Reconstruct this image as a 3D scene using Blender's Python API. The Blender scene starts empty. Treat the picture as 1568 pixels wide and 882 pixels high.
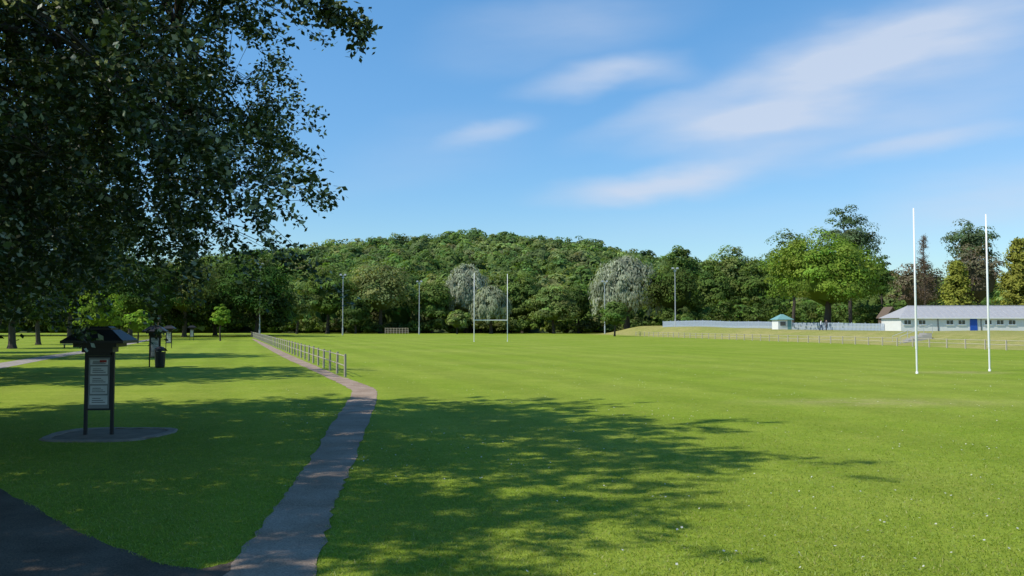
import bpy, math, numpy as np
from mathutils import Vector
rng = np.random.default_rng(7)
scene = bpy.context.scene
scene.view_settings.view_transform = 'Standard'
scene.view_settings.look = 'None'
scene.view_settings.exposure = 0

EYE = 2.3
def gx(b, D):            # lateral position from an image pixel column and a distance
    return (b-784)/1300.0*D
def gz(row, D):          # height from an image pixel row and a distance
    return EYE+(498-row)/1300.0*D

# ------------------------------------------------------------------ materials
def new_mat(name):
    m = bpy.data.materials.new(name); m.use_nodes = True
    nt = m.node_tree; nt.nodes.clear()
    return m, nt
def N(nt, t, **kw):
    n = nt.nodes.new(t)
    for k, v in kw.items():
        setattr(n, k, v)
    return n
def simple(name, col, rough=0.7, noise=0.15, scale=6.0, metal=0.0, bump=0.0, spec=0.3):
    m, nt = new_mat(name)
    o = N(nt, 'ShaderNodeOutputMaterial'); p = N(nt, 'ShaderNodeBsdfPrincipled')
    p.inputs['Roughness'].default_value = rough
    p.inputs['Metallic'].default_value = metal
    p.inputs['Specular IOR Level'].default_value = spec
    tc = N(nt, 'ShaderNodeTexCoord'); nz = N(nt, 'ShaderNodeTexNoise')
    nz.inputs['Scale'].default_value = scale; nz.inputs['Detail'].default_value = 6
    nt.links.new(tc.outputs['Object'], nz.inputs['Vector'])
    mx = N(nt, 'ShaderNodeMix', data_type='RGBA')
    nt.links.new(nz.outputs['Fac'], mx.inputs[0])
    mx.inputs[6].default_value = (*[c*(1-noise) for c in col], 1)
    mx.inputs[7].default_value = (*[min(1, c*(1+noise)) for c in col], 1)
    nt.links.new(mx.outputs[2], p.inputs['Base Color'])
    if bump > 0:
        b = N(nt, 'ShaderNodeBump'); b.inputs['Strength'].default_value = bump
        b.inputs['Distance'].default_value = 0.03
        nt.links.new(nz.outputs['Fac'], b.inputs['Height']); nt.links.new(b.outputs[0], p.inputs['Normal'])
    nt.links.new(p.outputs[0], o.inputs[0])
    return m
def foliage_mat(name, transl=0.3, rough=0.55, spec=0.25):
    m, nt = new_mat(name)
    o = N(nt, 'ShaderNodeOutputMaterial'); p = N(nt, 'ShaderNodeBsdfPrincipled')
    p.inputs['Roughness'].default_value = rough; p.inputs['Specular IOR Level'].default_value = spec
    a = N(nt, 'ShaderNodeAttribute', attribute_name='tint')
    t = N(nt, 'ShaderNodeBsdfTranslucent')
    g = N(nt, 'ShaderNodeMix', data_type='RGBA', blend_type='MULTIPLY'); g.inputs[0].default_value = 1
    g.inputs[7].default_value = (1.3, 1.3, 0.55, 1)
    nt.links.new(a.outputs['Color'], g.inputs[6]); nt.links.new(g.outputs[2], t.inputs['Color'])
    nt.links.new(a.outputs['Color'], p.inputs['Base Color'])
    s = N(nt, 'ShaderNodeMixShader'); s.inputs[0].default_value = transl
    nt.links.new(p.outputs[0], s.inputs[1]); nt.links.new(t.outputs[0], s.inputs[2])
    nt.links.new(s.outputs[0], o.inputs[0])
    return m

M_leaf = foliage_mat('leaf', 0.3, 0.45, 0.35)
M_far = foliage_mat('far_leaf', 0.35, 0.8, 0.1)
M_bark = simple('bark', (0.06, 0.048, 0.036), 0.9, 0.4, 9, bump=0.6)
M_white = simple('white_paint', (0.80, 0.80, 0.78), 0.45, 0.06, 3)
M_black = simple('black_paint', (0.018, 0.018, 0.020), 0.45, 0.2, 8)
M_galv = simple('galvanised_steel', (0.42, 0.44, 0.46), 0.5, 0.12, 5, metal=0.2)
M_fence = simple('weathered_timber', (0.36, 0.32, 0.26), 0.85, 0.25, 7)
M_pale = simple('steel_pale', (0.36, 0.42, 0.50), 0.6, 0.15, 3)
M_roofg = simple('asbestos_roof', (0.33, 0.33, 0.34), 0.85, 0.2, 2.5)
M_roofteal = simple('teal_roof', (0.16, 0.32, 0.33), 0.6, 0.15, 3)
M_brown = simple('clay_tile', (0.13, 0.095, 0.07), 0.85, 0.25, 4)
M_render = simple('white_render', (0.70, 0.70, 0.67), 0.85, 0.08, 1.5)
M_glass = simple('window_glass', (0.03, 0.04, 0.05), 0.12, 0.1, 2, spec=0.8)
M_blue = simple('blue_door', (0.02, 0.09, 0.42), 0.5, 0.1, 3)
M_conc = simple('concrete', (0.34, 0.32, 0.29), 0.9, 0.2, 4, bump=0.3)
M_soil = simple('bare_soil', (0.19, 0.145, 0.10), 0.95, 0.45, 3, bump=0.6)
M_kerb = simple('worn_setts', (0.26, 0.21, 0.16), 0.95, 0.45, 4, bump=0.6)

def asphalt_mat(name, c1, c2):
    m, nt = new_mat(name)
    o = N(nt, 'ShaderNodeOutputMaterial'); p = N(nt, 'ShaderNodeBsdfPrincipled')
    p.inputs['Roughness'].default_value = 0.92; p.inputs['Specular IOR Level'].default_value = 0.15
    tc = N(nt, 'ShaderNodeTexCoord')
    n1 = N(nt, 'ShaderNodeTexNoise'); n1.inputs['Scale'].default_value = 1.3; n1.inputs['Detail'].default_value = 8
    n2 = N(nt, 'ShaderNodeTexNoise'); n2.inputs['Scale'].default_value = 60; n2.inputs['Detail'].default_value = 3
    nt.links.new(tc.outputs['Object'], n1.inputs['Vector']); nt.links.new(tc.outputs['Object'], n2.inputs['Vector'])
    mx = N(nt, 'ShaderNodeMix', data_type='RGBA'); mx.inputs[6].default_value = (*c1, 1); mx.inputs[7].default_value = (*c2, 1)
    r = N(nt, 'ShaderNodeMapRange'); r.inputs[1].default_value = 0.35; r.inputs[2].default_value = 0.65
    nt.links.new(n1.outputs['Fac'], r.inputs[0]); nt.links.new(r.outputs[0], mx.inputs[0])
    m2 = N(nt, 'ShaderNodeMix', data_type='RGBA', blend_type='MULTIPLY'); m2.inputs[0].default_value = 1
    r2 = N(nt, 'ShaderNodeMapRange'); r2.inputs[1].default_value = 0.3; r2.inputs[2].default_value = 0.7; r2.inputs[3].default_value = 0.65; r2.inputs[4].default_value = 1.35
    nt.links.new(n2.outputs['Fac'], r2.inputs[0])
    nt.links.new(mx.outputs[2], m2.inputs[6]); nt.links.new(r2.outputs[0], m2.inputs[7])
    nt.links.new(m2.outputs[2], p.inputs['Base Color'])
    b = N(nt, 'ShaderNodeBump'); b.inputs['Strength'].default_value = 0.4; b.inputs['Distance'].default_value = 0.01
    nt.links.new(n2.outputs['Fac'], b.inputs['Height']); nt.links.new(b.outputs[0], p.inputs['Normal'])
    nt.links.new(p.outputs[0], o.inputs[0])
    return m
M_path = asphalt_mat('path_asphalt', (0.25, 0.18, 0.125), (0.35, 0.265, 0.20))
M_tar = asphalt_mat('park_road_asphalt', (0.085, 0.063, 0.044), (0.13, 0.098, 0.070))

def grass_mat(name, base, dry, dryness=0.0, stripes=True, worn=()):
    m, nt = new_mat(name)
    L = nt.links.new
    o = N(nt, 'ShaderNodeOutputMaterial'); p = N(nt, 'ShaderNodeBsdfPrincipled')
    p.inputs['Roughness'].default_value = 0.9; p.inputs['Specular IOR Level'].default_value = 0.06
    geo = N(nt, 'ShaderNodeNewGeometry')
    def noise(s, d=5, rgh=0.6, off=0.0):
        n = N(nt, 'ShaderNodeTexNoise'); n.inputs['Scale'].default_value = s; n.inputs['Detail'].default_value = d
        n.inputs['Roughness'].default_value = rgh
        mp = N(nt, 'ShaderNodeMapping'); mp.inputs['Location'].default_value = (off, off*0.7, 0)
        L(geo.outputs['Position'], mp.inputs[0]); L(mp.outputs[0], n.inputs['Vector'])
        return n.outputs['Fac']
    def rng_(x, a, b, c, d):
        r = N(nt, 'ShaderNodeMapRange'); r.inputs[1].default_value = a; r.inputs[2].default_value = b
        r.inputs[3].default_value = c; r.inputs[4].default_value = d; L(x, r.inputs[0]); return r.outputs[0]
    def mix(f, a, b, mode='MIX'):
        x = N(nt, 'ShaderNodeMix', data_type='RGBA', blend_type=mode)
        if isinstance(f, float): x.inputs[0].default_value = f
        else: L(f, x.inputs[0])
        for i, v in ((6, a), (7, b)):
            if isinstance(v, tuple): x.inputs[i].default_value = (*v, 1)
            else: L(v, x.inputs[i])
        return x.outputs[2]
    def mul(a, b):
        x = N(nt, 'ShaderNodeMath', operation='MULTIPLY'); L(a, x.inputs[0])
        if isinstance(b, float): x.inputs[1].default_value = b
        else: L(b, x.inputs[1])
        return x.outputs[0]
    c = mix(rng_(noise(0.09, 6, 0.65), 0.4-dryness, 0.68-dryness, 0, 1), base, dry)
    dk = tuple(v*0.8 for v in base)
    c = mix(rng_(noise(0.9, 6, 0.65, 31), 0.35, 0.7, 0, 0.6), c, (dk[0]*0.88, dk[1]*0.98, dk[2]*0.8))
    c = mix(rng_(noise(3.5, 5, 0.7, 77), 0.50, 0.75, 0, 0.55), c, (dry[0]*1.1, dry[1], dry[2]))
    wn = noise(1.6, 6, 0.75, 12)
    for (wx, wy, rx, ry, k) in worn:      # worn, dry turf where people play
        mp = N(nt, 'ShaderNodeMapping', vector_type='TEXTURE'); mp.inputs['Location'].default_value = (wx, wy, 0); mp.inputs['Scale'].default_value = (rx, ry, 1)
        L(geo.outputs['Position'], mp.inputs[0]); ln = N(nt, 'ShaderNodeVectorMath', operation='LENGTH'); L(mp.outputs[0], ln.inputs[0])
        c = mix(mul(rng_(ln.outputs['Value'], 1.2, 0.1, 0, k), rng_(wn, 0.35, 0.6, 0.1, 1)), c, (0.34, 0.30, 0.12))
    v = mul(rng_(noise(11.0, 4, 0.7, 5), 0.25, 0.75, 0.72, 1.28), rng_(noise(45.0, 3, 0.7, 9), 0.25, 0.75, 0.55, 1.45))
    if stripes:
        d = N(nt, 'ShaderNodeVectorMath', operation='DOT_PRODUCT'); d.inputs[1].default_value = (0.953, 0.302, 0)
        L(geo.outputs['Position'], d.inputs[0])
        wob = N(nt, 'ShaderNodeMath', operation='MULTIPLY_ADD'); L(noise(0.25, 2, 0.5, 50), wob.inputs[0]); wob.inputs[1].default_value = 0.9
        L(d.outputs['Value'], wob.inputs[2])
        s = N(nt, 'ShaderNodeMath', operation='SINE'); L(mul(wob.outputs[0], 1.75), s.inputs[0])
        v = mul(v, rng_(s.outputs[0], -0.35, 0.35, 0.955, 1.045))
    cc = N(nt, 'ShaderNodeCombineColor')
    for i in range(3): L(v, cc.inputs[i])
    c = mix(1.0, c, cc.outputs[0], 'MULTIPLY')
    L(c, p.inputs['Base Color'])
    b = N(nt, 'ShaderNodeBump'); b.inputs['Strength'].default_value = 0.6; b.inputs['Distance'].default_value = 0.04
    L(noise(28.0, 5, 0.75, 3), b.inputs['Height']); L(b.outputs[0], p.inputs['Normal'])
    L(p.outputs[0], o.inputs[0])
    return m
M_grass = grass_mat('lawn_grass', (0.190, 0.262, 0.022), (0.275, 0.315, 0.050), worn=((11, 25.5, 4.5, 1.6, .7), (21.8, 41.5, 2.8, 1.5, .8), (16, 19, 3, 1.2, .3), (24, 30, 6, 1.5, .35)))
M_bank = grass_mat('bank_grass', (0.21, 0.24, 0.045), (0.34, 0.30, 0.11), 0.12, False)
M_hill = simple('woodland_floor', (0.04, 0.06, 0.018), 0.95, 0.4, 0.2)

# ------------------------------------------------------------------ mesh builder (all quads)
class MB:
    def __init__(s): s.v = []; s.f = []; s.m = []; s.t = []; s.n = 0
    def add(s, v, f, mat=0, tint=(0.1, 0.1, 0.1)):
        v = np.asarray(v, float); f = np.asarray(f, np.int64)
        s.v.append(v); s.f.append(f+s.n); s.n += len(v)
        s.m.append(np.full(len(f), mat, np.int32))
        t = np.asarray(tint, float)
        if t.ndim == 1: t = np.tile(t, (len(f), 1))
        s.t.append(t)
    def leaves(s, P, Nn, size, aspect=0.6, tint=(0.1, 0.1, 0.1), mat=0, T=None):
        n = len(P)
        Nn = Nn/np.maximum(np.linalg.norm(Nn, axis=1, keepdims=True), 1e-6)
        R = rng.normal(size=(n, 3)) if T is None else T
        t = np.cross(Nn, R)
        if T is not None: t = np.cross(t, Nn)
        t /= np.maximum(np.linalg.norm(t, axis=1, keepdims=True), 1e-6)
        b = np.cross(Nn, t)
        sz = np.broadcast_to(np.asarray(size, float), (n,))[:, None]*0.5
        V = np.stack([P+t*sz, P+b*sz*aspect-t*sz*0.1, P-t*sz, P-b*sz*aspect-t*sz*0.1], 1).reshape(-1, 3)
        s.add(V, np.arange(4*n).reshape(n, 4), mat, tint)
    def tube(s, pts, rad, sides=6, mat=0, cap=False):
        pts = np.asarray(pts, float); k = len(pts); rad = np.broadcast_to(np.asarray(rad, float), (k,))
        d = np.gradient(pts, axis=0); d /= np.maximum(np.linalg.norm(d, axis=1, keepdims=True), 1e-6)
        ref = np.where(np.abs(d[:, 2:3]) > 0.9, np.array([[1., 0, 0]]), np.array([[0, 0, 1.]]))
        if abs(d[:, 2]).mean() > 0.6: ref = np.tile([[1., 0, 0]], (k, 1))
        a = np.cross(d, ref); a /= np.maximum(np.linalg.norm(a, axis=1, keepdims=True), 1e-6); b = np.cross(d, a)
        th = np.arange(sides)/sides*2*math.pi
        V = (pts[:, None]+rad[:, None, None]*(np.cos(th)[None, :, None]*a[:, None]+np.sin(th)[None, :, None]*b[:, None])).reshape(-1, 3)
        F = []
        for i in range(k-1):
            for j in range(sides):
                F.append((i*sides+j, i*sides+(j+1) % sides, (i+1)*sides+(j+1) % sides, (i+1)*sides+j))
        if cap and sides == 4: F.append(tuple((k-1)*sides+j for j in range(4)))
        if cap and sides == 8:
            o = (k-1)*sides; F += [(o, o+1, o+2, o+3), (o, o+3, o+4, o+7), (o+4, o+5, o+6, o+7)]
        s.add(V, F, mat)
    def box(s, c, size, rz=0.0, mat=0, taper=1.0):
        hx, hy, hz = [q/2 for q in size]
        V = []
        for z, k in ((-hz, 1), (hz, taper)):
            for x, y in ((-hx, -hy), (hx, -hy), (hx, hy), (-hx, hy)):
                x2, y2 = x*k, y*k
                V.append((c[0]+x2*math.cos(rz)-y2*math.sin(rz), c[1]+x2*math.sin(rz)+y2*math.cos(rz), c[2]+z))
        s.add(V, [(3, 2, 1, 0), (4, 5, 6, 7), (0, 1, 5, 4), (1, 2, 6, 5), (2, 3, 7, 6), (3, 0, 4, 7)], mat)
    def obj(s, name, mats, parent=None, loc=None, smooth=False, rot=0.0):
        v = np.concatenate(s.v); f = np.concatenate(s.f); mi = np.concatenate(s.m); t = np.concatenate(s.t)
        me = bpy.data.meshes.new(name)
        me.vertices.add(len(v)); me.vertices.foreach_set('co', v.astype(np.float32).ravel())
        me.loops.add(len(f)*4); me.loops.foreach_set('vertex_index', f.astype(np.int32).ravel())
        me.polygons.add(len(f)); me.polygons.foreach_set('loop_start', np.arange(0, len(f)*4, 4, dtype=np.int32))
        me.polygons.foreach_set('material_index', mi)
        me.polygons.foreach_set('use_smooth', np.full(len(f), smooth))
        at = me.attributes.new('tint', 'FLOAT_COLOR', 'FACE')
        at.data.foreach_set('color', np.c_[t, np.ones(len(t))].astype(np.float32).ravel())
        me.update(calc_edges=True)
        for m in mats: me.materials.append(m)
        ob = bpy.data.objects.new(name, me); scene.collection.objects.link(ob)
        if loc is not None: ob.location = loc
        ob.rotation_euler[2] = rot
        if parent: ob.parent = parent
        return ob
def empty(name, loc=(0, 0, 0), rot=0.0):
    e = bpy.data.objects.new(name, None); scene.collection.objects.link(e); e.location = loc; e.rotation_euler[2] = rot
    e.empty_display_size = 0.3
    return e

# ------------------------------------------------------------------ ground
def sstep(a, b, x):
    t = np.clip((x-a)/(b-a), 0, 1); return t*t*(3-2*t)
g = MB(); S = 3000
g.add([(-S, -S, 0), (S, -S, 0), (S, S, 0), (-S, S, 0)], [(0, 1, 2, 3)])
g.obj('ground', [M_grass])

def foot_x(y): return 46-0.19*(y-80)
def bank_z(x, y):
    s = x-foot_x(y)
    top = 1.4+0.7*sstep(135, 190, y)
    und = 0.06*np.sin(x*0.31+y*0.13)+0.05*np.sin(y*0.4)
    return sstep(0, 11, s)*(top+und)*(1-sstep(208, 226, y))-0.06*(s < 0.3)*1.0
def grid_obj(name, xs, ys, zf, mat):
    X, Y = np.meshgrid(xs, ys); Z = zf(X, Y)
    V = np.stack([X, Y, Z], -1).reshape(-1, 3); nx = len(xs); ny = len(ys)
    i, j = np.meshgrid(np.arange(nx-1), np.arange(ny-1)); a = (j*nx+i).ravel()
    F = np.stack([a, a+1, a+nx+1, a+nx], 1)
    m = MB(); m.add(V, F); return m.obj(name, [mat], smooth=True)
u = np.concatenate([np.linspace(-0.6, 14, 25), np.linspace(16, 180, 40)]); w = np.linspace(20, 228, 110)
U, W = np.meshgrid(u, w); X = foot_x(W)+U; Z = bank_z(X, W)
V = np.stack([X, W, Z], -1).reshape(-1, 3); nx = len(u)
i, j = np.meshgrid(np.arange(nx-1), np.arange(len(w)-1)); a = (j*nx+i).ravel()
m = MB(); m.add(V, np.stack([a, a+1, a+nx+1, a+nx], 1)); m.obj('grass_bank', [M_bank], smooth=True)

sky_px = np.array([-400, 0, 200, 330, 380, 410, 450, 510, 570, 630, 730, 800, 850, 910, 945, 1000, 1060, 1110, 1200, 1300, 1568, 2200])
sky_py = np.array([440, 430, 415, 400, 392, 387, 377, 372, 364, 360, 353, 357, 363, 368, 381, 390, 395, 397, 408, 423, 445, 470])
YC = 480.0
def hill_z(x, y):
    crest = np.interp(784+x/YC*1300, sky_px, sky_py); H = EYE+(498-crest)/1300*YC-10.5
    t = np.clip((y-262)/(YC-262), 0, 1)
    rise = (t**0.85)*(1-0.12*np.sin(t*math.pi))
    return np.maximum(H, 1)*np.where(y < YC, rise, 1-0.25*np.clip((y-YC)/200, 0, 1))+2.0*np.sin(x*0.045+1)*np.sin(y*0.035)*t*(1-t)*4-0.05
grid_obj('hill', np.linspace(-560, 620, 120), np.linspace(262, 700, 60), hill_z, M_hill)

# ------------------------------------------------------------------ foliage generators
def crown(mb, c, r, nclump, per, csize, fsize, tint, mat=1, fill=0.55, updir=0.2, var=0.22, aspect=0.75, jit=0.28, fvar=0.16):
    c = np.asarray(c, float); r = np.asarray(r, float)
    d = rng.normal(size=(nclump, 3)); d /= np.linalg.norm(d, axis=1, keepdims=True)
    d[:, 2] = np.where(d[:, 2] < -0.55, -d[:, 2]*0.5, d[:, 2])
    rad = fill+(1-fill)*rng.random(nclump)**0.5
    ang = np.arctan2(d[:, 1], d[:, 0]); ph = rng.random(3)*6.28
    lump = 1+0.10*np.sin(3*ang+ph[0])+0.08*np.sin(5*d[:, 2]*2+ph[1])+0.05*np.sin(7*ang+ph[2])
    C = c+d*r*(rad*lump)[:, None]
    cs = csize*(0.6+0.8*rng.random(nclump))
    e = rng.normal(size=(nclump, per, 3)); e /= np.linalg.norm(e, axis=2, keepdims=True)
    e[:, :, 2] = np.where(e[:, :, 2] < -0.3, -e[:, :, 2], e[:, :, 2])
    P = C[:, None]+e*(cs[:, None]*(0.7+0.35*rng.random((nclump, per))))[:, :, None]*np.array([1.15, 1.15, 0.8])
    Nn = e+0.45*d[:, None]+jit*rng.normal(size=e.shape)+np.array([0, 0, updir])
    ct = 1+var*rng.normal(size=(nclump, 1, 1)).clip(-1.6, 1.6)
    hue = 1+0.07*rng.normal(size=(nclump, 1, 3))
    tt = np.asarray(tint)*ct*hue*(1+fvar*rng.normal(size=(nclump, per, 1))).clip(0.5, 1.6)
    mb.leaves(P.reshape(-1, 3), Nn.reshape(-1, 3), fsize*(0.6+0.8*rng.random(nclump*per)), aspect, tt.reshape(-1, 3).clip(0.005, 0.6), mat)
    return C
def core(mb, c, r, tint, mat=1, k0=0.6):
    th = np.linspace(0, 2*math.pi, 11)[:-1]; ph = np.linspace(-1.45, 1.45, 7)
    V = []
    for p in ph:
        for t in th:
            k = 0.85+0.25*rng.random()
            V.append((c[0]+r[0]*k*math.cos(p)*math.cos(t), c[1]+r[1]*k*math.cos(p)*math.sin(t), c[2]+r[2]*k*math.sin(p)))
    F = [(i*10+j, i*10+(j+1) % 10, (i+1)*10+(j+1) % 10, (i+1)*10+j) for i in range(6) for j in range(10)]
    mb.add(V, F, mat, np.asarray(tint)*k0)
def trunk_limbs(mb, base, c, r, rad, C, nl=9):
    base = np.array(base, float); c = np.array(c, float)
    top = c+np.array([0, 0, -0.25*r[2]])
    mid = (base+top)/2+rng.normal(size=3)*np.array([.15, .15, 0])*r[0]*0.2
    mb.tube([base-[0, 0, .1], base+[0, 0, rad*1.2], mid, top, c+[0, 0, r[2]*0.6]], [rad*1.5, rad*1.02, rad*0.85, rad*0.6, rad*0.15], 8, 0)
    idx = rng.choice(len(C), min(nl, len(C)), replace=False)
    for k in idx:
        s = base+(top-base)*rng.uniform(0.6, 1.0); e = C[k]
        mm = (s+e)/2+np.array([0, 0, 0.12*np.linalg.norm(e-s)])
        mb.tube([s, mm, e], [rad*0.42, rad*0.26, rad*0.08], 5, 0)
def deciduous(name, b, D, top, wpx, tint, base_z=0.0, low=0.22, clumps=70, per=60, fs=None, dens=1.0, dy=0.8, coref=0.62, cs=None):
    x = gx(b, D); H = gz(top, D)-base_z; R = wpx/1300*D/2
    zc = base_z+H*(low+(1-low)/2); rz = H*(1-low)/2
    mb = MB(); c = (x, D, zc); r = (R*0.88, R*dy, rz*0.92)
    fs = fs or max(0.16, D*0.0024)
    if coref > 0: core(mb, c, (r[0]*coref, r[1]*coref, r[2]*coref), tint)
    C = crown(mb, c, r, clumps, int(per*dens), cs or R*0.26, fs, tint, fill=0.5, jit=0.24, fvar=0.12)
    trunk_limbs(mb, (x, D, base_z), c, r, max(0.12, R*0.065), C)
    return mb.obj(name, [M_bark, M_far])
def willow(name, b, D, top, wpx, tint, base_z=0.0):
    x = gx(b, D); H = gz(top, D)-base_z; R = wpx/1300*D/2
    mb = MB(); c = np.array([x, D, base_z+H*0.54]); r = np.array([R*0.85, R*0.8, H*0.42])
    core(mb, c, r*0.7, tint)
    n = 280
    d = rng.normal(size=(n, 3)); d /= np.linalg.norm(d, axis=1, keepdims=True); d[:, 2] = np.abs(d[:, 2])*1.1-0.35
    lump = 0.7+0.35*rng.random(n)
    C = c+d*r*lump[:, None]
    L = (1.2+3.4*rng.random(n))*H/20
    per = 75; t = rng.random((n, per))
    e = rng.normal(size=(n, per, 3))*0.42*np.array([1.4, 1.4, 0.6])*H/20
    P = C[:, None]+e*(1-0.5*t[:, :, None]); P[:, :, 2] -= t*L[:, None]
    out = np.zeros((n, per, 3))+d[:, None]*0.9; Nn = out+e*0.8+0.25*rng.normal(size=e.shape)+np.array([0, 0, 0.25])
    T = np.zeros_like(Nn)+np.array([0, 0, -1.0])+0.3*rng.normal(size=Nn.shape)
    tt = np.asarray(tint)*(1+0.2*rng.normal(size=(n, 1, 1)))*(1+0.12*rng.normal(size=(n, per, 1)))
    mb.leaves(P.reshape(-1, 3), Nn.reshape(-1, 3), 0.8+0.6*rng.random(n*per), 0.34, tt.reshape(-1, 3).clip(0.01, 0.5), 1, T.reshape(-1, 3))
    trunk_limbs(mb, (x, D, base_z), c, r, R*0.08, C)
    return mb.obj(name, [M_bark, M_far])
def conifer(name, b, D, top, wpx, tint, base_z=0.0, n=10000):
    x = gx(b, D); H = gz(top, D)-base_z; R = wpx/1300*D/2
    mb = MB()
    mb.tube([(x, D, base_z-.1), (x, D, base_z+H*0.5), (x, D, base_z+H*0.97)], [R*0.09, R*0.05, 0.03], 8, 0)
    nb = 170; hb = rng.random(nb)**0.85*0.93+0.05; ab = rng.random(nb)*6.283
    rb = R*(1-hb)**0.62*(0.8+0.35*rng.random(nb))
    per = n//nb; t = rng.random((nb, per))**0.6
    P = np.empty((nb, per, 3))
    P[:, :, 0] = x+np.cos(ab)[:, None]*rb[:, None]*t; P[:, :, 1] = D+np.sin(ab)[:, None]*rb[:, None]*t
    P[:, :, 2] = base_z+hb[:, None]*H+H*0.05*t**2-0.2*H/10*t
    P += rng.normal(size=P.shape)*np.array([.3, .3, .18])*H/10
    Nn = rng.normal(size=P.shape)*0.4+np.stack([np.cos(ab)[:, None]*t, np.sin(ab)[:, None]*t, 0.6+0*t], -1)
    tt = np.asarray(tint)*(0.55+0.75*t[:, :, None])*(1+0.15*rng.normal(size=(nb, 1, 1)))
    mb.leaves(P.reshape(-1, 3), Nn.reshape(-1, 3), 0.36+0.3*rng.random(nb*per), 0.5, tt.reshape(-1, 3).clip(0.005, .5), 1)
    for k in range(0, nb, 3):
        mb.tube([(x, D, base_z+hb[k]*H), (x+math.cos(ab[k])*rb[k]*0.9, D+math.sin(ab[k])*rb[k]*0.9, base_z+hb[k]*H+0.1)], [0.07, 0.02], 4, 0)
    return mb.obj(name, [M_bark, M_far])

def big_tree(name, base, c, r, nodes, twigs, per, leaf, tint, pale=0.12, extra=(), trad=0.35, sig=0.75, p=2.6, limbs=12, hollow=0.2, sprig=()):
    mb = MB(); c = np.array(c, float); r = np.array(r, float); base = np.array(base, float)
    q = rng.uniform(-1, 1, size=(nodes*8, 3)); q = q[(np.abs(q)**p).sum(1) < 1]; q = q[np.linalg.norm(q, axis=1) > hollow]
    q = q[:nodes]
    nd = c+q*r
    top = c+np.array([0, 0, -0.2*r[2]])
    tp = np.array([base-[0, 0, .15], base+[0, 0, trad], base*0.5+top*0.5+[0.3, 0.2, 0], top, c+[0, 0, r[2]*0.7]])
    mb.tube(tp, [trad*1.6, trad*1.05, trad*0.85, trad*0.6, trad*0.15], 8, 0)
    ln = c+rng.uniform(-1, 1, size=(limbs, 3))*r*np.array([.62, .62, .55])
    pts = []
    for k in range(limbs):
        s = tp[2]+(tp[3]-tp[2])*rng.uniform(0.2, 1.1); e = ln[k]
        m1 = s+(e-s)*0.35+[0, 0, 0.5]; m2 = s+(e-s)*0.7+rng.normal(size=3)*0.3+[0, 0, 0.4]
        mb.tube([s, m1, m2, e], [trad*0.38, trad*0.28, trad*0.18, trad*0.09], 6, 0)
        pts += [m1, m2, e, (m2+e)/2]
    pts = np.array(pts)
    if len(extra): nd = np.concatenate([nd, np.array(extra)])
    for e in nd:
        k = np.argmin(((pts-e)**2).sum(1)); s = pts[k]
        m1 = (s+e)/2+rng.normal(size=3)*0.15+[0, 0, 0.25]
        mb.tube([s, m1, e], [trad*0.10, trad*0.06, trad*0.03], 4, 0)
    n = len(nd)
    sgl = sig*(0.6+0.7*rng.random((n, 1, 1)))
    tc = nd[:, None]+rng.normal(size=(n, twigs, 3))*sgl*np.array([1, 1, 0.7])
    dr = tc-nd[:, None]; dr /= np.maximum(np.linalg.norm(dr, axis=2, keepdims=True), 1e-4); dr += 0.5*(nd-c)[:, None]/r.max()+[0, 0, -0.35]
    tl = 0.5*(0.6+0.8*rng.random((n, twigs, 1)))
    te = tc+dr*tl
    A = tc.reshape(-1, 3); B = te.reshape(-1, 3); ndr = np.repeat(nd, twigs, 0)
    if len(sprig):      # a single leafy shoot that reaches out of the crown
        sp = np.array(sprig, float); mb.tube(sp, np.linspace(0.03, 0.006, len(sp)), 4, 0)
        t = rng.random(20)*(len(sp)-1); k = t.astype(int); f = (t-k)[:, None]
        a_ = sp[k]*(1-f)+sp[k+1]*f; b_ = a_+rng.normal(size=a_.shape)*0.14+[0.05, 0, -0.10]
        A = np.concatenate([A, a_]); B = np.concatenate([B, b_]); ndr = np.concatenate([ndr, a_])
    for (a, b2, wd) in ((ndr, A, 0.007), (A, B, 0.004)):
        side = np.cross(b2-a, rng.normal(size=a.shape)); side /= np.maximum(np.linalg.norm(side, axis=1, keepdims=True), 1e-6); side *= wd
        V = np.stack([a-side, a+side, b2+side, b2-side], 1).reshape(-1, 3)
        mb.add(V, np.arange(len(V)).reshape(-1, 4), 0)
    t = rng.random((len(A), per, 1))
    P = A[:, None]*(1-t)+B[:, None]*t+rng.normal(size=(len(A), per, 3))*0.085*(leaf/0.09)**0.7
    Nn = rng.normal(size=P.shape)*0.75+[0, 0, 0.8]
    K = len(A)*per
    tt = np.asarray(tint)*(1+0.18*rng.normal(size=(len(A), 1, 1)))*(1+0.2*rng.normal(size=(len(A), per, 1)))*np.ones((1, 1, 3))
    tt = tt.reshape(-1, 3).clip(0.008, 0.4)
    outer = ((P.reshape(-1, 3)[:, 0]-c[0])/r[0]).clip(0, 1)      # white-backed leaves show most on the wind-blown outer shoots
    pk = rng.random(K) < pale*(0.5+2.2*outer**2); tt[pk] = np.array([0.34, 0.38, 0.30])*(0.7+0.5*rng.random((pk.sum(), 1)))
    mb.leaves(P.reshape(-1, 3), Nn.reshape(-1, 3), leaf*(0.7+0.6*rng.random(K)), 0.62, tt, 1)
    return mb.obj(name, [M_bark, M_leaf])

DG = (0.078, 0.130, 0.028); MG = (0.120, 0.182, 0.040); LG = (0.185, 0.240, 0.070); BG = (0.20, 0.31, 0.035); OL = (0.19, 0.215, 0.075); WI = (0.32, 0.35, 0.25)
DK = (0.042, 0.080, 0.016)

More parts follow.
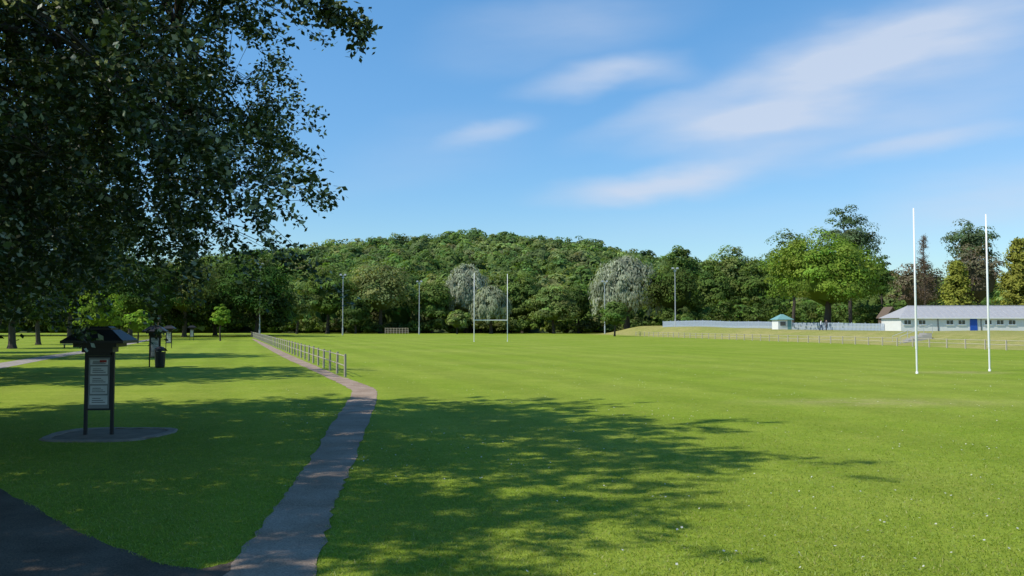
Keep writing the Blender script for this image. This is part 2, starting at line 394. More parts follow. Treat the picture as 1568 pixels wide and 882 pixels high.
# foreground trees
big_tree('poplar_tree', (-12.5, 13.0, 0), (-11.8, 14.4, 8.9), (7.5, 9.0, 6.0), 330, 14, 72, 0.118, (0.038, 0.060, 0.018), 0.10,
         extra=[(-7.0, 15.5, 4.4), (-8.2, 15, 4.0), (-9.6, 15, 3.9), (-6.2, 14.5, 5.2), (-4.9, 14.6, 4.7)],
         sprig=[(-4.6, 14, 8.4), (-3.8, 14, 8.1), (-3.2, 14, 7.75), (-2.8, 14.05, 7.4), (-2.4, 14.1, 7.2)], trad=0.36, limbs=14)
big_tree('poplar_tree', (-18, 3.2, 0), (-16, 4.2, 10.0), (7.0, 5.4, 4.2), 140, 12, 34, 0.18, (0.036, 0.058, 0.018), 0.08, trad=0.36)
big_tree('poplar_tree', (-23, 15.5, 0), (-22, 15.5, 9.0), (7.5, 6.5, 6.5), 150, 12, 34, 0.19, (0.034, 0.056, 0.016), 0.05, trad=0.4)
big_tree('poplar_tree', (-28, 37, 0), (-27, 37, 9.0), (9.5, 7.0, 6.2), 190, 12, 32, 0.25, (0.034, 0.060, 0.014), 0.04, trad=0.42)
big_tree('poplar_tree', (-37, 60, 0), (-36, 60, 9.5), (8.5, 6.0, 6.5), 120, 10, 26, 0.32, (0.036, 0.064, 0.014), 0.03, trad=0.42)

spec = [
 ('lime_tree', 20, 84, 385, 170, DK, 0.12), ('lime_tree', -60, 70, 340, 200, DK, 0.08), ('oak_tree', 108, 118, 380, 130, DK, 0.10),
 ('oak_tree', 60, 100, 400, 110, DK, 0.08), ('oak_tree', 160, 150, 372, 100, DK, 0.08), ('oak_tree', 245, 148, 378, 96, DK, 0.08),
 ('oak_tree', 200, 132, 368, 118, (0.060, 0.105, 0.022), 0.10), ('ash_tree', 283, 165, 392, 112, (0.15, 0.18, 0.05), 0.12), ('oak_tree', 330, 185, 384, 100, MG, 0.10),
 ('oak_tree', 393, 168, 379, 108, (0.060, 0.120, 0.024), 0.07), ('cherry_tree', 152, 94, 443, 78, BG, 0.15),
 ('cherry_tree', 212, 108, 474, 44, BG, 0.12), ('cherry_tree', 338, 125, 466, 30, BG, 0.25),
 ('oak_tree', 502, 232, 411, 88, MG, 0.1), ('ash_tree', 583, 236, 402, 98, (0.22, 0.25, 0.09), 0.14), ('hawthorn_tree', 455, 225, 436, 60, LG, 0.08),
 ('hawthorn_tree', 545, 228, 456, 50, DG, 0.05), ('oak_tree', 662, 240, 432, 70, MG, 0.08), ('hawthorn_tree', 700, 222, 474, 36, LG, 0.05),
 ('oak_tree', 800, 246, 420, 76, MG, 0.08), ('oak_tree', 848, 232, 440, 74, LG, 0.06), ('oak_tree', 886, 238, 428, 60, DG, 0.06),
 ('maple_tree', 941, 176, 461, 46, MG, 0.12), ('oak_tree', 1034, 214, 411, 96, (0.080, 0.120, 0.026), 0.13),
 ('oak_tree', 1042, 262, 374, 60, MG, 0.2), ('ash_tree', 1122, 250, 374, 70, LG, 0.15), ('oak_tree', 1092, 238, 404, 66, MG, 0.1), ('oak_tree', 1160, 236, 398, 70, MG, 0.1),
]
for s in spec:
    bz = float(bank_z(np.array(gx(s[1], s[2])), np.array(float(s[2])))) if s[1] > 900 else 0.0
    big = s[4]/1300*s[2] > 11
    deciduous(s[0], s[1], s[2], s[3], s[4], s[5], max(0, bz), s[6], clumps=110 if big else 50, per=80 if big else 60)
willow('willow_tree', 714, 246, 388, 88, WI)
willow('willow_tree', 752, 228, 426, 66, (0.28, 0.31, 0.20))
willow('willow_tree', 960, 220, 372, 126, WI)
def onb(b, D): return max(0.0, float(bank_z(np.array(gx(b, D)), np.array(float(D)))))
deciduous('lime_tree', 1266, 150, 361, 180, (0.185, 0.275, 0.038), onb(1266, 150), 0.06, clumps=240, per=120, fs=0.38, cs=1.8)
deciduous('ash_tree', 1214, 196, 349, 84, MG, 2.0, 0.2, clumps=90, per=70)
deciduous('poplar_tree', 1302, 200, 318, 92, (0.105, 0.155, 0.07), 2.0, 0.3, clumps=90, per=80, coref=0.5)
deciduous('ash_tree', 1350, 215, 388, 40, DG, 2.0, 0.3, clumps=50, per=50)
deciduous('ash_tree', 1488, 190, 337, 82, (0.105, 0.155, 0.07), 2.0, 0.45, clumps=60, per=70, coref=0.45)
deciduous('copper_beech_tree', 1405, 178, 398, 88, (0.17, 0.15, 0.09), 2.0, 0.1, clumps=70, per=60)
deciduous('copper_beech_tree', 1498, 182, 372, 92, (0.16, 0.145, 0.09), 2.0, 0.1, clumps=70, per=60)
deciduous('oak_tree', 1585, 190, 390, 90, MG, 2.0, 0.1)
def bare_tree(name, b, D, top, wpx, bz):
    mb = MB(); x = gx(b, D); H = gz(top, D)-bz; R = wpx/1300*D/2
    mb.tube([(x, D, bz-.1), (x+.1, D, bz+H*0.5), (x, D, bz+H)], [0.25, 0.15, 0.03], 6, 0)
    for k in range(90):
        h = rng.uniform(0.25, 0.98); a = rng.random()*6.28; l = R*(1.1-h)*rng.uniform(0.6, 1.2)
        s = np.array([x, D, bz+h*H]); e = s+[math.cos(a)*l, math.sin(a)*l, l*0.45]
        mb.tube([s, e], [0.06, 0.02], 4, 0)
        n = 45; t = rng.random((n, 1)); P = s*(1-t)+e*t+rng.normal(size=(n, 3))*0.25
        mb.leaves(P, rng.normal(size=(n, 3)), 0.22, 0.5, np.array([0.20, 0.14, 0.10])*(0.7+0.6*rng.random((n, 1))), 1)
    mb.obj(name, [M_bark, M_far])
bare_tree('larch_tree', 1416, 172, 359, 52, 2.0)
conifer('golden_cypress_tree', 1466, 150, 400, 62, (0.22, 0.235, 0.04), 1.5)
conifer('golden_cypress_tree', 1562, 142, 368, 76, (0.22, 0.225, 0.04), 1.5)
conifer('golden_cypress_tree', 1620, 140, 385, 70, (0.20, 0.22, 0.04), 1.5)

# ------------------------------------------------------------------ woodland on the hill (one mass)
mb = MB()
pal = [DG, MG, MG, LG, OL, (0.11, 0.16, 0.045), (0.15, 0.21, 0.045), LG]
pts = []
yy = 250.0
while yy < 500:
    step = 7.5+(yy-250)*0.004
    for xx in np.arange(-0.50*yy-20, 0.66*yy+10, step*1.15):
        pts.append((xx+rng.normal()*2.2, yy+rng.normal()*2.4))
    yy += step*1.05
for (x, y) in pts:
    z0 = float(hill_z(np.array(x), np.array(y))) if y > 262 else 0.0
    hgt = rng.uniform(7.5, 13.5); R = rng.uniform(3.8, 6.6)
    if y > 470: hgt = rng.uniform(8.5, 11.5)
    k = int(abs(math.sin(x*0.021+1.3)*3+math.sin(y*0.05)*2+rng.normal()*1.8)) % len(pal)
    hz = (y-250)/250*0.030  # aerial haze painted into the tree colour, paler and bluer with distance
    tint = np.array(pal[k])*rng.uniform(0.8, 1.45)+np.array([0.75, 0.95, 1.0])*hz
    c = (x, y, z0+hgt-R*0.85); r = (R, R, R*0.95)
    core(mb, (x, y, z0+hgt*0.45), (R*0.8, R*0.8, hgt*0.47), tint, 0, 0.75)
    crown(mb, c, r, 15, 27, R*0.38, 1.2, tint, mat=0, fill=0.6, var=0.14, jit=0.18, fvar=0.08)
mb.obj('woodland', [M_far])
mb = MB()
for b in np.arange(432, 1010, 7.0):
    D = rng.uniform(236, 250); h = rng.uniform(2.5, 6.5); x = gx(b, D)
    t = np.array(pal[rng.integers(len(pal))])*rng.uniform(0.6, 1.1)
    crown(mb, (x, D, h*0.45), (rng.uniform(1.8, 3.2), 2, h*0.5), 12, 26, 0.9, 0.6, t, mat=0, fill=0.4)
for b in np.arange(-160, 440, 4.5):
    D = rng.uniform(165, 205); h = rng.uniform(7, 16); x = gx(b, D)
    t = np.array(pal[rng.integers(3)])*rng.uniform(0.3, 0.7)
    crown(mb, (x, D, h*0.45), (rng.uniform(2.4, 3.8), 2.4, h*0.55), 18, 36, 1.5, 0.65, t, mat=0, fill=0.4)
for b in np.arange(1030, 1640, 8.0):
    D = rng.uniform(205, 225); h = rng.uniform(3, 8); x = gx(b, D)
    t = np.array(pal[rng.integers(3)])*rng.uniform(0.7, 1.1)
    crown(mb, (x, D, 2+h*0.45), (rng.uniform(2, 3.4), 2, h*0.55), 12, 30, 1.1, 0.6, t, mat=0, fill=0.4)
mb.obj('hedge_undergrowth', [M_far])

# ------------------------------------------------------------------ paths
def ribbon(name, Lp, Rp, z, mat, jit=0.03, sub=14):
    Lp = np.array(Lp, float); Rp = np.array(Rp, float)
    def dens(P):
        out = []
        for i in range(len(P)-1):
            for k in range(sub): out.append(P[i]+(P[i+1]-P[i])*k/sub)
        out.append(P[-1]); return np.array(out)
    A = dens(Lp); B = dens(Rp); n = len(A)
    for Q in (A, B):
        tg = np.gradient(Q, axis=0); tg /= np.linalg.norm(tg, axis=1, keepdims=True)
        Q += np.c_[-tg[:, 1], tg[:, 0]]*(rng.normal(size=(n, 1))*jit)
    V = np.concatenate([np.c_[A, np.full(n, z)], np.c_[B, np.full(n, z)]])
    F = [(i, n+i, n+i+1, i+1) for i in range(n-1)]
    m = MB(); m.add(V, F); return m.obj(name, [mat])
def gp(b, row):
    D = EYE*1300/(row-498); return (gx(b, D), D)
Lp = [(-2.55, 4.5), gp(345, 880), gp(425, 775), gp(470, 715), gp(508, 650), gp(538, 608), gp(541, 598), gp(523, 588), gp(497, 576), gp(434, 547), gp(402, 529), gp(386, 519)]
Rp = [(-1.45, 4.5), gp(487, 880), gp(514, 775), gp(540, 715), gp(565, 650), gp(579, 608), gp(577, 596), gp(558, 588), gp(527, 577.5), gp(455, 548), gp(414, 529), gp(390, 519)]
ribbon('path', Lp, Rp, 0.010, M_path, 0.022)
e1 = np.array([gp(412, 828), gp(375, 852), gp(310, 868), gp(240, 856), gp(130, 812), gp(62, 776), gp(0, 742), (-12, 17), (-22, 22)])
edge = []
for i in range(len(e1)-1):
    for k in range(6): edge.append(e1[i]+(e1[i+1]-e1[i])*k/6)
edge = np.array(edge+[e1[-1]]); edge[:, 1] += rng.normal(size=len(edge))*0.03
inner = np.c_[edge[:, 0], np.full(len(edge), 3.0)]; nE = len(edge)
V = np.concatenate([np.c_[edge, np.full(nE, 0.005)], np.c_[inner, np.full(nE, 0.005)]])
mb = MB(); mb.add(V, [(i, nE+i, nE+i+1, i+1) for i in range(nE-1)]); mb.obj('park_road', [M_tar])
ribbon('park_footway', [(-60, 33), gp(0, 556), gp(70, 545), gp(135, 536), gp(230, 519)], [(-60, 30), gp(0, 565), gp(75, 550), gp(140, 539), gp(240, 519.5)], 0.006, asphalt_mat('footway', (0.26, 0.23, 0.2), (0.34, 0.30, 0.26)), 0.02)

# ------------------------------------------------------------------ left railing
par = empty('post_and_rail_fence', (-7.4, 37.8, 0))
d = np.array([-46.6, 138.2]); Ltot = np.linalg.norm(d); d /= Ltot
mb = MB(); n = int(Ltot/2.9); hts = []
for k in range(n+1):
    p = d*k*2.9; h = 1.02+rng.normal()*0.012
    lean = rng.normal(size=2)*0.012
    mb.tube([(p[0], p[1], -0.1), (p[0]+lean[0], p[1]+lean[1], h)], [0.06, 0.055], 8, 0, cap=True); hts.append((p[0]+lean[0], p[1]+lean[1]))
mb.obj('posts', [M_fence], par)
mb = MB()
for k in range(n):
    for z in (0.93, 0.50):
        a = hts[k]; b2 = hts[k+1]
        mb.tube([(a[0], a[1], z+rng.normal()*0.008), (b2[0], b2[1], z+rng.normal()*0.008)], [0.024, 0.024], 6, 0)
mb.obj('rails', [M_fence], par)

par = empty('touchline_fence', (0, 0, 0)); mb = MB(); mr = MB(); prev = None
for yv in np.arange(60, 182, 2.6):
    x = foot_x(yv)-0.9; mb.box((x, yv, 0.45), (0.10, 0.10, 1.0), 0.2)
    if prev:
        for z in (0.88, 0.5): mr.tube([(prev[0], prev[1], z), (x, yv, z)], [0.026, 0.026], 4, 0)
    prev = (x, yv)
M_lt = simple('pale_timber', (0.46, 0.40, 0.31), 0.85, 0.2, 5)
mb.obj('posts', [M_lt], par); mr.obj('rails', [M_lt], par)

# ------------------------------------------------------------------ rugby posts
def rugby(D1, b1, r_top, b2, D2, bar):
    x1 = gx(b1, D1); x2 = gx(b2, D2); par = empty('rugby_posts', (x1, D1, 0)); H = gz(r_top, D1)
    for k, (x, y) in enumerate(((0, 0), (x2-x1, D2-D1))):
        mb = MB(); mb.tube([(x, y, -0.1), (x, y, 1.15)], [0.042, 0.042], 8, 1)
        mb.tube([(x, y, 1.15), (x, y, 1.2), (x, y, H*0.5), (x, y, H)], [0.045, 0.056, 0.05, 0.034], 8, 0, cap=True)
        mb.tube([(x, y, 0.0), (x, y, 0.10)], [0.06, 0.06], 8, 1, cap=True)
        mb.obj('upright_%d' % (k+1), [M_white, M_white], par, smooth=True)
    if bar:
        mb = MB(); dx = x2-x1; dy = D2-D1
        mb.tube([(-0.1*dx/abs(dx), 0, 3.0), (dx, dy, 3.0)], [0.06, 0.06], 8, 0); mb.obj('crossbar', [M_white], par)
rugby(40.4, 1402, 318, 1513, 42.6, False)
rugby(118.6, 726, 418, 777, 120.4, True)

# ------------------------------------------------------------------ floodlights
def flood(b, D, top, bz=0.0):
    x = gx(b, D); H = gz(top, D)-bz; par = empty('floodlight_mast', (x, D, bz))
    mb = MB(); mb.tube([(0, 0, -0.1), (0, 0, 1.6), (0, 0, 1.65), (0, 0, H)], [0.17, 0.17, 0.12, 0.08], 8, 0); mb.obj('mast', [M_galv], par)
    mb = MB(); mb.box((0, 0, H), (1.3, 0.08, 0.08)); mb.box((0, 0, H-0.4), (0.5, 0.3, 0.25)); mb.obj('crossarm', [M_galv], par)
    mb = MB()
    for s in (-0.5, 0.5): mb.box((s, -0.15, H+0.2), (0.5, 0.35, 0.35), 0, 0, 0.8)
    mb.obj('lamp_heads', [M_galv], par)
flood(398, 165, 406); flood(525, 195, 422); flood(642, 215, 432); flood(926, 200, 432, 0.4); flood(1034, 186, 412, onb(1034, 186))

# ------------------------------------------------------------------ info boards
M_poster = simple('paper_notice', (0.55, 0.55, 0.53), 0.6, 0.15, 9)
M_panel = simple('notice_panel', (0.22, 0.22, 0.21), 0.6, 0.2, 5)
M_red = simple('red_print', (0.35, 0.04, 0.03), 0.6, 0.1, 5)
def board(x, y, rot=0.0):
    par = empty('park_notice_board', (x, y, 0), rot)
    mb = MB()
    for s in (-0.265, 0.265): mb.box((s, 0, 1.0), (0.062, 0.062, 2.0))
    mb.obj('legs', [M_black], par)
    mb = MB(); mb.box((0, 0, 1.09), (0.464, 0.07, 1.14)); mb.box((0, 0, 1.70), (0.464, 0.16, 0.07)); mb.obj('panel_case', [M_black], par)
    mb = MB(); mb.box((0, -0.040, 1.09), (0.42, 0.008, 1.06)); mb.obj('panel_face', [M_panel], par)
    mb = MB(); zz = 1.58
    for k, h in enumerate((0.11, 0.16, 0.17, 0.17, 0.19)):
        mb.box((0.0, -0.047, zz-h/2), (0.36-0.02*(k % 2), 0.004, h), 0, 0); zz -= h+0.035
        for q in range(3): mb.box((-0.02*q, -0.0495, zz+0.035+h*(0.25+0.22*q)), (0.27-0.05*q, 0.002, 0.012), 0, 1)
    mb.box((0.08, -0.0495, 1.545), (0.14, 0.002, 0.05), 0, 2)
    mb.obj('notices', [M_poster, M_black, M_red], par)
    mb = MB(); mb.box((0, 0, 1.79), (0.62, 0.34, 0.11)); mb.box((0, 0, 1.885), (0.86, 0.62, 0.08))
    mb.box((0, 0, 1.955), (1.24, 0.96, 0.06)); mb.box((0, 0, 2.095), (1.22, 0.94, 0.22), 0, 0, 0.52); mb.box((0, 0, 2.225), (0.56, 0.42, 0.04)); mb.box((0, 0, 2.26), (0.5, 0.36, 0.03), 0, 0, 0.8)
    mb.obj('canopy_roof', [M_black], par)
    return par
board(-8.66, 17.9, 0.10); board(-19.6, 46.7, 0.25); board(-34.3, 85, 0.2); board(-48.2, 128, 0.3)
mb = MB(); K = 28; V = []
for ring, z in ((0.02, 0.014), (1.05, 0.014), (1.08, 0.03), (1.24, 0.03), (1.27, -0.02)):
    for k in range(K):
        a = k/K*2*math.pi; sq = 1/(abs(math.cos(a))**4+abs(math.sin(a))**4)**0.25; j = (0.93*sq)*(1+0.03*math.sin(a*3)+0.02*rng.normal())
        V.append((ring*j*math.cos(a)*1.02, ring*j*math.sin(a)*0.95, z))
F = [(r*K+k, r*K+(k+1) % K, (r+1)*K+(k+1) % K, (r+1)*K+k) for r in range(4) for k in range(K)]
mb.add(V, F[:K], 0); mb.add(V, F[K:], 1); mb.obj('worn_pad', [M_soil, M_kerb], None, (-8.45, 17.95, 0))

par = empty('litter_bin', (-19.1, 46.2, 0)); mb = MB()
mb.tube([(0, 0, 0), (0, 0, 0.05), (0, 0, 0.85)], [0.2, 0.25, 0.29], 12, 0); mb.obj('body', [M_black], par)
mb = MB(); mb.tube([(0, 0, 0.9), (0, 0, 1.0), (0, 0, 1.12), (0, 0, 1.16)], [0.32, 0.31, 0.16, 0.02], 12, 0)
for a in range(4): mb.box((0.25*math.cos(a*1.57+.6), 0.25*math.sin(a*1.57+.6), 0.88), (0.04, 0.04, 0.12))
mb.obj('hood', [M_black], par)

def bench(x, y, rot):
    par = empty('park_bench', (x, y, 0), rot)
    mb = MB()
    for k in range(4): mb.box((0, -0.18+k*0.115, 0.45), (1.7, 0.09, 0.035))
    mb.obj('seat', [M_fence], par); mb = MB()
    for k in range(3): mb.box((0, 0.25+0.03*k, 0.58+k*0.13), (1.7, 0.03, 0.1))
    mb.obj('backrest', [M_fence], par); mb = MB()
    for s in (-0.7, 0.7):
        mb.box((s, -0.18, 0.21), (0.06, 0.06, 0.43)); mb.box((s, 0.22, 0.42), (0.06, 0.05, 0.85)); mb.box((s, 0.02, 0.395), (0.05, 0.36, 0.05))
    mb.obj('legs', [M_black], par)
bench(gx(112, 84), 84, 0.3)

# ------------------------------------------------------------------ buildings
def hut():
    D = 130; x0 = gx(1379, D); z0 = 1.35
    par = empty('pavilion_hut', (x0, D, z0), -0.02); Lh = 34; W = 7.2; h = 2.05; rr = 1.95
    mb = MB(); mb.box((Lh/2, W/2, h/2-0.2), (Lh, W, h+0.4)); mb.obj('walls', [M_render], par)
    mb = MB(); o = 0.35
    e = [(-o, -o, h+.02), (Lh+o, -o, h+.02), (Lh+o, W+o, h+.02), (-o, W+o, h+.02), (2.6, W/2, h+rr), (Lh-2.6, W/2, h+rr), (2.601, W/2, h+rr), (Lh-2.601, W/2, h+rr)]
    mb.add(e, [(0, 1, 5, 4), (2, 3, 6, 7), (3, 0, 4, 6), (1, 2, 7, 5), (3, 2, 1, 0)], 0)
    for xx in np.arange(0.3, Lh, 0.9):
        s = 1.0 if 2.6 < xx < Lh-2.6 else max(0.05, min(xx+o, Lh+o-xx)/(2.6+o))
        mb.tube([(xx, -o, h+.03), (xx, -o+(W/2+o)*s, h+.03+rr*s)], [0.035, 0.035], 4, 0)
    mb.box((Lh/2, W/2, h+rr+0.03), (Lh-5.2, 0.25, 0.1))
    mb.obj('roof', [M_roofg], par)
    mb = MB(); mb.box((Lh/2, -o-0.02, h-0.02), (Lh+0.7, 0.05, 0.16)); mb.obj('fascia', [M_white], par)
    mg = MB(); mf = MB(); xs = [1.0, 3.2, 7.4, 9.2, 13.2, 15.0, 16.8, 21, 24, 28, 32]
    for x in xs:
        mf.box((x, -0.02, 1.40), (1.15, 0.05, 0.8)); mg.box((x, -0.05, 1.40), (0.98, 0.02, 0.62)); mf.box((x, -0.065, 1.40), (0.05, 0.02, 0.62))
        mf.box((x, -0.06, 0.97), (1.3, 0.12, 0.06))
    mf.obj('window_frames', [M_white], par); mg.obj('window_glass', [M_glass], par)
    mb = MB()
    for x in (11.0, 26): mb.box((x, -0.03, 0.95), (1.1, 0.06, 1.95))
    mb.obj('door', [M_blue], par)
    mb = MB()
    for x in (12.1, 5.6): mb.tube([(x, -0.08, 0), (x, -0.08, h)], [0.05, 0.05], 6, 0)
    mb.obj('drainpipe', [M_black], par)
hut()
def kiosk():
    D = 150; w = 2.6; x0 = gx(1197, D); z0 = onb(1197, D); par = empty('kiosk', (x0, D, z0), 0.15)
    mb = MB(); mb.box((0, 0, 0.75), (w, 2.4, 1.9)); mb.obj('walls', [M_render], par)
    mb = MB(); mb.box((0, 0, 1.75), (w+0.5, 2.9, 0.1)); mb.box((0, 0, 2.25), (w+0.45, 2.85, 0.9), 0, 0, 0.12); mb.obj('roof', [M_roofteal], par)
    mb = MB(); mb.box((-0.4, -1.21, 1.05), (1.0, 0.03, 0.7)); mb.obj('serving_hatch', [M_glass], par)
    mb = MB(); mb.box((0.8, -1.21, 0.8), (0.7, 0.03, 1.7)); mb.obj('door', [M_roofteal], par)
kiosk()
def house():
    D = 176; x0 = gx(1360, D); par = empty('house', (x0, D, 1.4), 0.1)
    w = 2.8; L = 3; h = 2.6; p = 1.9
    mb = MB(); mb.box((0, 0, h/2), (w, L, h)); mb.add([(-w/2, -L/2, h), (w/2, -L/2, h), (0.01, -L/2, h+p), (-0.01, -L/2, h+p)], [(0, 1, 2, 3)]); mb.obj('walls', [M_brown], par)
    mb = MB(); o = 0.3
    for s in (-1, 1):
        mb.add([(0, -L/2-o, h+p+.05), (0, L/2+o, h+p+.05), (s*(w/2+o), L/2+o, h-.3), (s*(w/2+o), -L/2-o, h-.3),
                (0, -L/2-o, h+p+.2), (0, L/2+o, h+p+.2), (s*(w/2+o), L/2+o, h-.15), (s*(w/2+o), -L/2-o, h-.15)],
               [(0, 1, 2, 3), (4, 5, 6, 7), (0, 3, 7, 4), (1, 2, 6, 5), (3, 2, 6, 7)])
    mb.obj('roof', [M_brown], par)
    mb = MB(); mb.box((0, -L/2-.02, 1.5), (1.4, 0.05, 1.1)); mb.obj('window', [M_glass], par)
house()

par = empty('palisade_fence', (0, 0, 0)); mb = MB(); mr = MB()
A = np.array([33.8, 190.]); B = np.array([59.5, 136.]); Lf = np.linalg.norm(B-A); n = int(Lf/0.28); ang = math.atan2(*(B-A)[::-1])
prev = None
for k in range(n+1):
    p = A+(B-A)*k/n; z = float(bank_z(np.array(p[0]), np.array(p[1])))
    if k % 10 == 0:
        mb.box((p[0], p[1]+0.06, z+0.65), (0.1, 0.1, 1.5), ang)
        if prev:
            for q in (0.3, 1.1): mr.tube([(prev[0], prev[1]+.03, prev[2]+q), (p[0], p[1]+.03, z+q)], [0.03, 0.03], 4)
        prev = (p[0], p[1], z)
    mb.box((p[0], p[1], z+0.65), (0.2, 0.02, 1.25+0.03*rng.random()), ang)
mb.obj('pales', [M_pale], par); mr.obj('rails', [M_pale], par)

par = empty('concrete_steps', (gx(1352, 100), 100, 0), -0.18); mb = MB()
for k in range(7): mb.box((1.6+0.5*k+0.0, 0, (0.2*(k+1))/2-0.05), (0.5, 3.2, 0.2*(k+1)+0.1))
mb.obj('treads', [M_conc], par); mb = MB()
for s in (-1.7, 1.7):
    mb.tube([(1.4, s, 0), (1.4, s, 1.0), (4.9, s, 2.4), (4.9, s, 1.4)], [0.03]*4, 6); mb.tube([(3.1, s, 0.7), (3.1, s, 1.7)], [0.03]*2, 6)
mb.obj('handrail', [M_galv], par)
par = empty('footbridge_railing', (gx(590, 222), 222, 0)); mb = MB()
for k in range(9): mb.box((k*0.75, 0, 0.8), (0.10, 0.08, 1.6))
for z in (0.5, 1.0, 1.5): mb.tube([(0, 0, z), (6, 0, z)], [0.04, 0.04], 4)
mb.obj('bars', [M_lt], par)

# ------------------------------------------------------------------ people near the pale fence
def person(x, y, z, rot, shirt, trouser, stride=0.16):
    J = {'pel': (0, 0, .95, .13), 'sp': (0, 0, 1.15, .125), 'ch': (0, 0, 1.36, .15), 'nk': (0, -.01, 1.50, .06), 'hd': (0, -.02, 1.60, .085), 'ht': (0, 0, 1.70, .085),
         'hl': (.09, 0, .88, .09), 'kl': (.10, -stride, .50, .062), 'al': (.10, -stride*1.2, .09, .042), 'tl': (.10, -stride*1.2-.17, .035, .035),
         'hr': (-.09, 0, .88, .09), 'kr': (-.10, stride*.5, .50, .062), 'ar': (-.10, stride*1.6, .10, .042), 'tr': (-.10, stride*1.6-.16, .035, .035),
         'sl': (.19, 0, 1.42, .06), 'el': (.24, .06, 1.14, .045), 'wl': (.25, .0, .90, .032), 'fl': (.25, -.02, .80, .028),
         'sr': (-.19, 0, 1.42, .06), 'er': (-.24, -.02, 1.14, .045), 'wr': (-.25, -.12, .91, .032), 'fr': (-.25, -.15, .81, .028)}
    E = [('pel', 'sp'), ('sp', 'ch'), ('ch', 'nk'), ('nk', 'hd'), ('hd', 'ht'), ('pel', 'hl'), ('hl', 'kl'), ('kl', 'al'), ('al', 'tl'), ('pel', 'hr'), ('hr', 'kr'), ('kr', 'ar'), ('ar', 'tr'),
         ('ch', 'sl'), ('sl', 'el'), ('el', 'wl'), ('wl', 'fl'), ('ch', 'sr'), ('sr', 'er'), ('er', 'wr'), ('wr', 'fr')]
    ks = list(J); me = bpy.data.meshes.new('person')
    me.from_pydata([J[k][:3] for k in ks], [(ks.index(a), ks.index(b)) for a, b in E], [])
    ob = bpy.data.objects.new('person', me); scene.collection.objects.link(ob)
    sk = ob.modifiers.new('Skin', 'SKIN')
    for i, k in enumerate(ks):
        sv = me.skin_vertices[0].data[i]; sv.radius = (J[k][3], J[k][3]*0.85); sv.use_root = (k == 'pel')
    ob.modifiers.new('Sub', 'SUBSURF').render_levels = 2
    m, nt = new_mat('person_clothes'); o = N(nt, 'ShaderNodeOutputMaterial'); p = N(nt, 'ShaderNodeBsdfPrincipled'); p.inputs['Roughness'].default_value = 0.8
    tc = N(nt, 'ShaderNodeTexCoord'); sx = N(nt, 'ShaderNodeSeparateXYZ'); rp = N(nt, 'ShaderNodeValToRGB'); rp.color_ramp.interpolation = 'CONSTANT'
    mr_ = N(nt, 'ShaderNodeMath', operation='DIVIDE'); mr_.inputs[1].default_value = 1.8
    nt.links.new(tc.outputs['Object'], sx.inputs[0]); nt.links.new(sx.outputs[2], mr_.inputs[0]); nt.links.new(mr_.outputs[0], rp.inputs[0])
    el = rp.color_ramp.elements; el[0].position = 0; el[0].color = (0.03, 0.03, 0.03, 1); el[1].position = 0.055; el[1].color = (*trouser, 1)
    for pos, c in ((0.545, shirt), (0.83, (0.45, 0.28, 0.2)), (0.935, (0.06, 0.04, 0.03))):
        e = el.new(pos); e.color = (*c, 1)
    nt.links.new(rp.outputs[0], p.inputs['Base Color']); nt.links.new(p.outputs[0], o.inputs[0]); me.materials.append(m)
    ob.location = (x, y, z); ob.rotation_euler[2] = rot
pz = float(bank_z(np.array(gx(1258, 136)), np.array(136.)))
person(gx(1257, 136), 136, pz, 0.8, (0.75, 0.75, 0.75), (0.05, 0.06, 0.12))
person(gx(1265, 137), 137, pz, -1.0, (0.08, 0.08, 0.1), (0.05, 0.05, 0.06), 0.08)

# ------------------------------------------------------------------ grass blades and daisies
def inpath(x, y):
    LX = np.interp(y, [p[1] for p in Lp[:7]], [p[0] for p in Lp[:7]]); RX = np.interp(y, [p[1] for p in Rp[:7]], [p[0] for p in Rp[:7]])
    a = (x > LX+0.03) & (x < RX-0.03) & (y < 29)
    ex = np.interp(-x, -e1[:, 0], e1[:, 1])
    b = (x < -2.6) & (y < ex-0.04)
    c = ((x+8.5)**2+(y-17.95)**2/0.81 < 1.6)
    return a | b | c
n = 260000
D = 6.0+22*rng.random(n)**1.7; X = (rng.random(n)*2-1)*(0.68*D+1.5)
keep = rng.random(n) < np.clip((26-D)/14, 0, 1)
ok = ~inpath(X, D) & keep; X = X[ok]; D = D[ok]; n = len(X)
h = 0.012+0.02*rng.random(n); wd = 0.003+0.003*rng.random(n)
a = rng.random(n)*math.pi; lean = rng.normal(size=(n, 2))*0.8*h[:, None]
sx_ = np.cos(a)*wd; sy_ = np.sin(a)*wd
V = np.stack([np.c_[X-sx_, D-sy_, np.zeros(n)], np.c_[X+sx_, D+sy_, np.zeros(n)], np.c_[X+sx_*.3+lean[:, 0], D+sy_*.3+lean[:, 1], h], np.c_[X-sx_*.3+lean[:, 0], D-sy_*.3+lean[:, 1], h]], 1).reshape(-1, 3)
tt = np.array([0.22, 0.30, 0.03])*(0.75+0.5*rng.random((n, 1)))*np.array([[1, 1, 1]])
yl = rng.random(n) < 0.12; tt[yl] = np.array([0.32, 0.31, 0.09])
mb = MB(); mb.add(V, np.arange(4*n).reshape(n, 4), 0, tt); mb.obj('lawn_grass_blades', [M_leaf])
n = 2600
D = 7+48*rng.random(n)**1.1; X = (rng.random(n)*1.4-0.4)*(0.68*D)
cl = np.sin(X*0.7+2)*np.sin(D*0.5)+rng.normal(size=n)*0.5 > 0.1; ok = ~inpath(X, D) & cl; X = X[ok]; D = D[ok]; n = len(X)
P = np.c_[X, D, np.full(n, 0.03)]; mb = MB()
mb.leaves(P, np.c_[rng.normal(size=(n, 2))*0.4, np.ones(n)], 0.024+0.012*rng.random(n), 1.0, (0.6, 0.6, 0.54), 0)
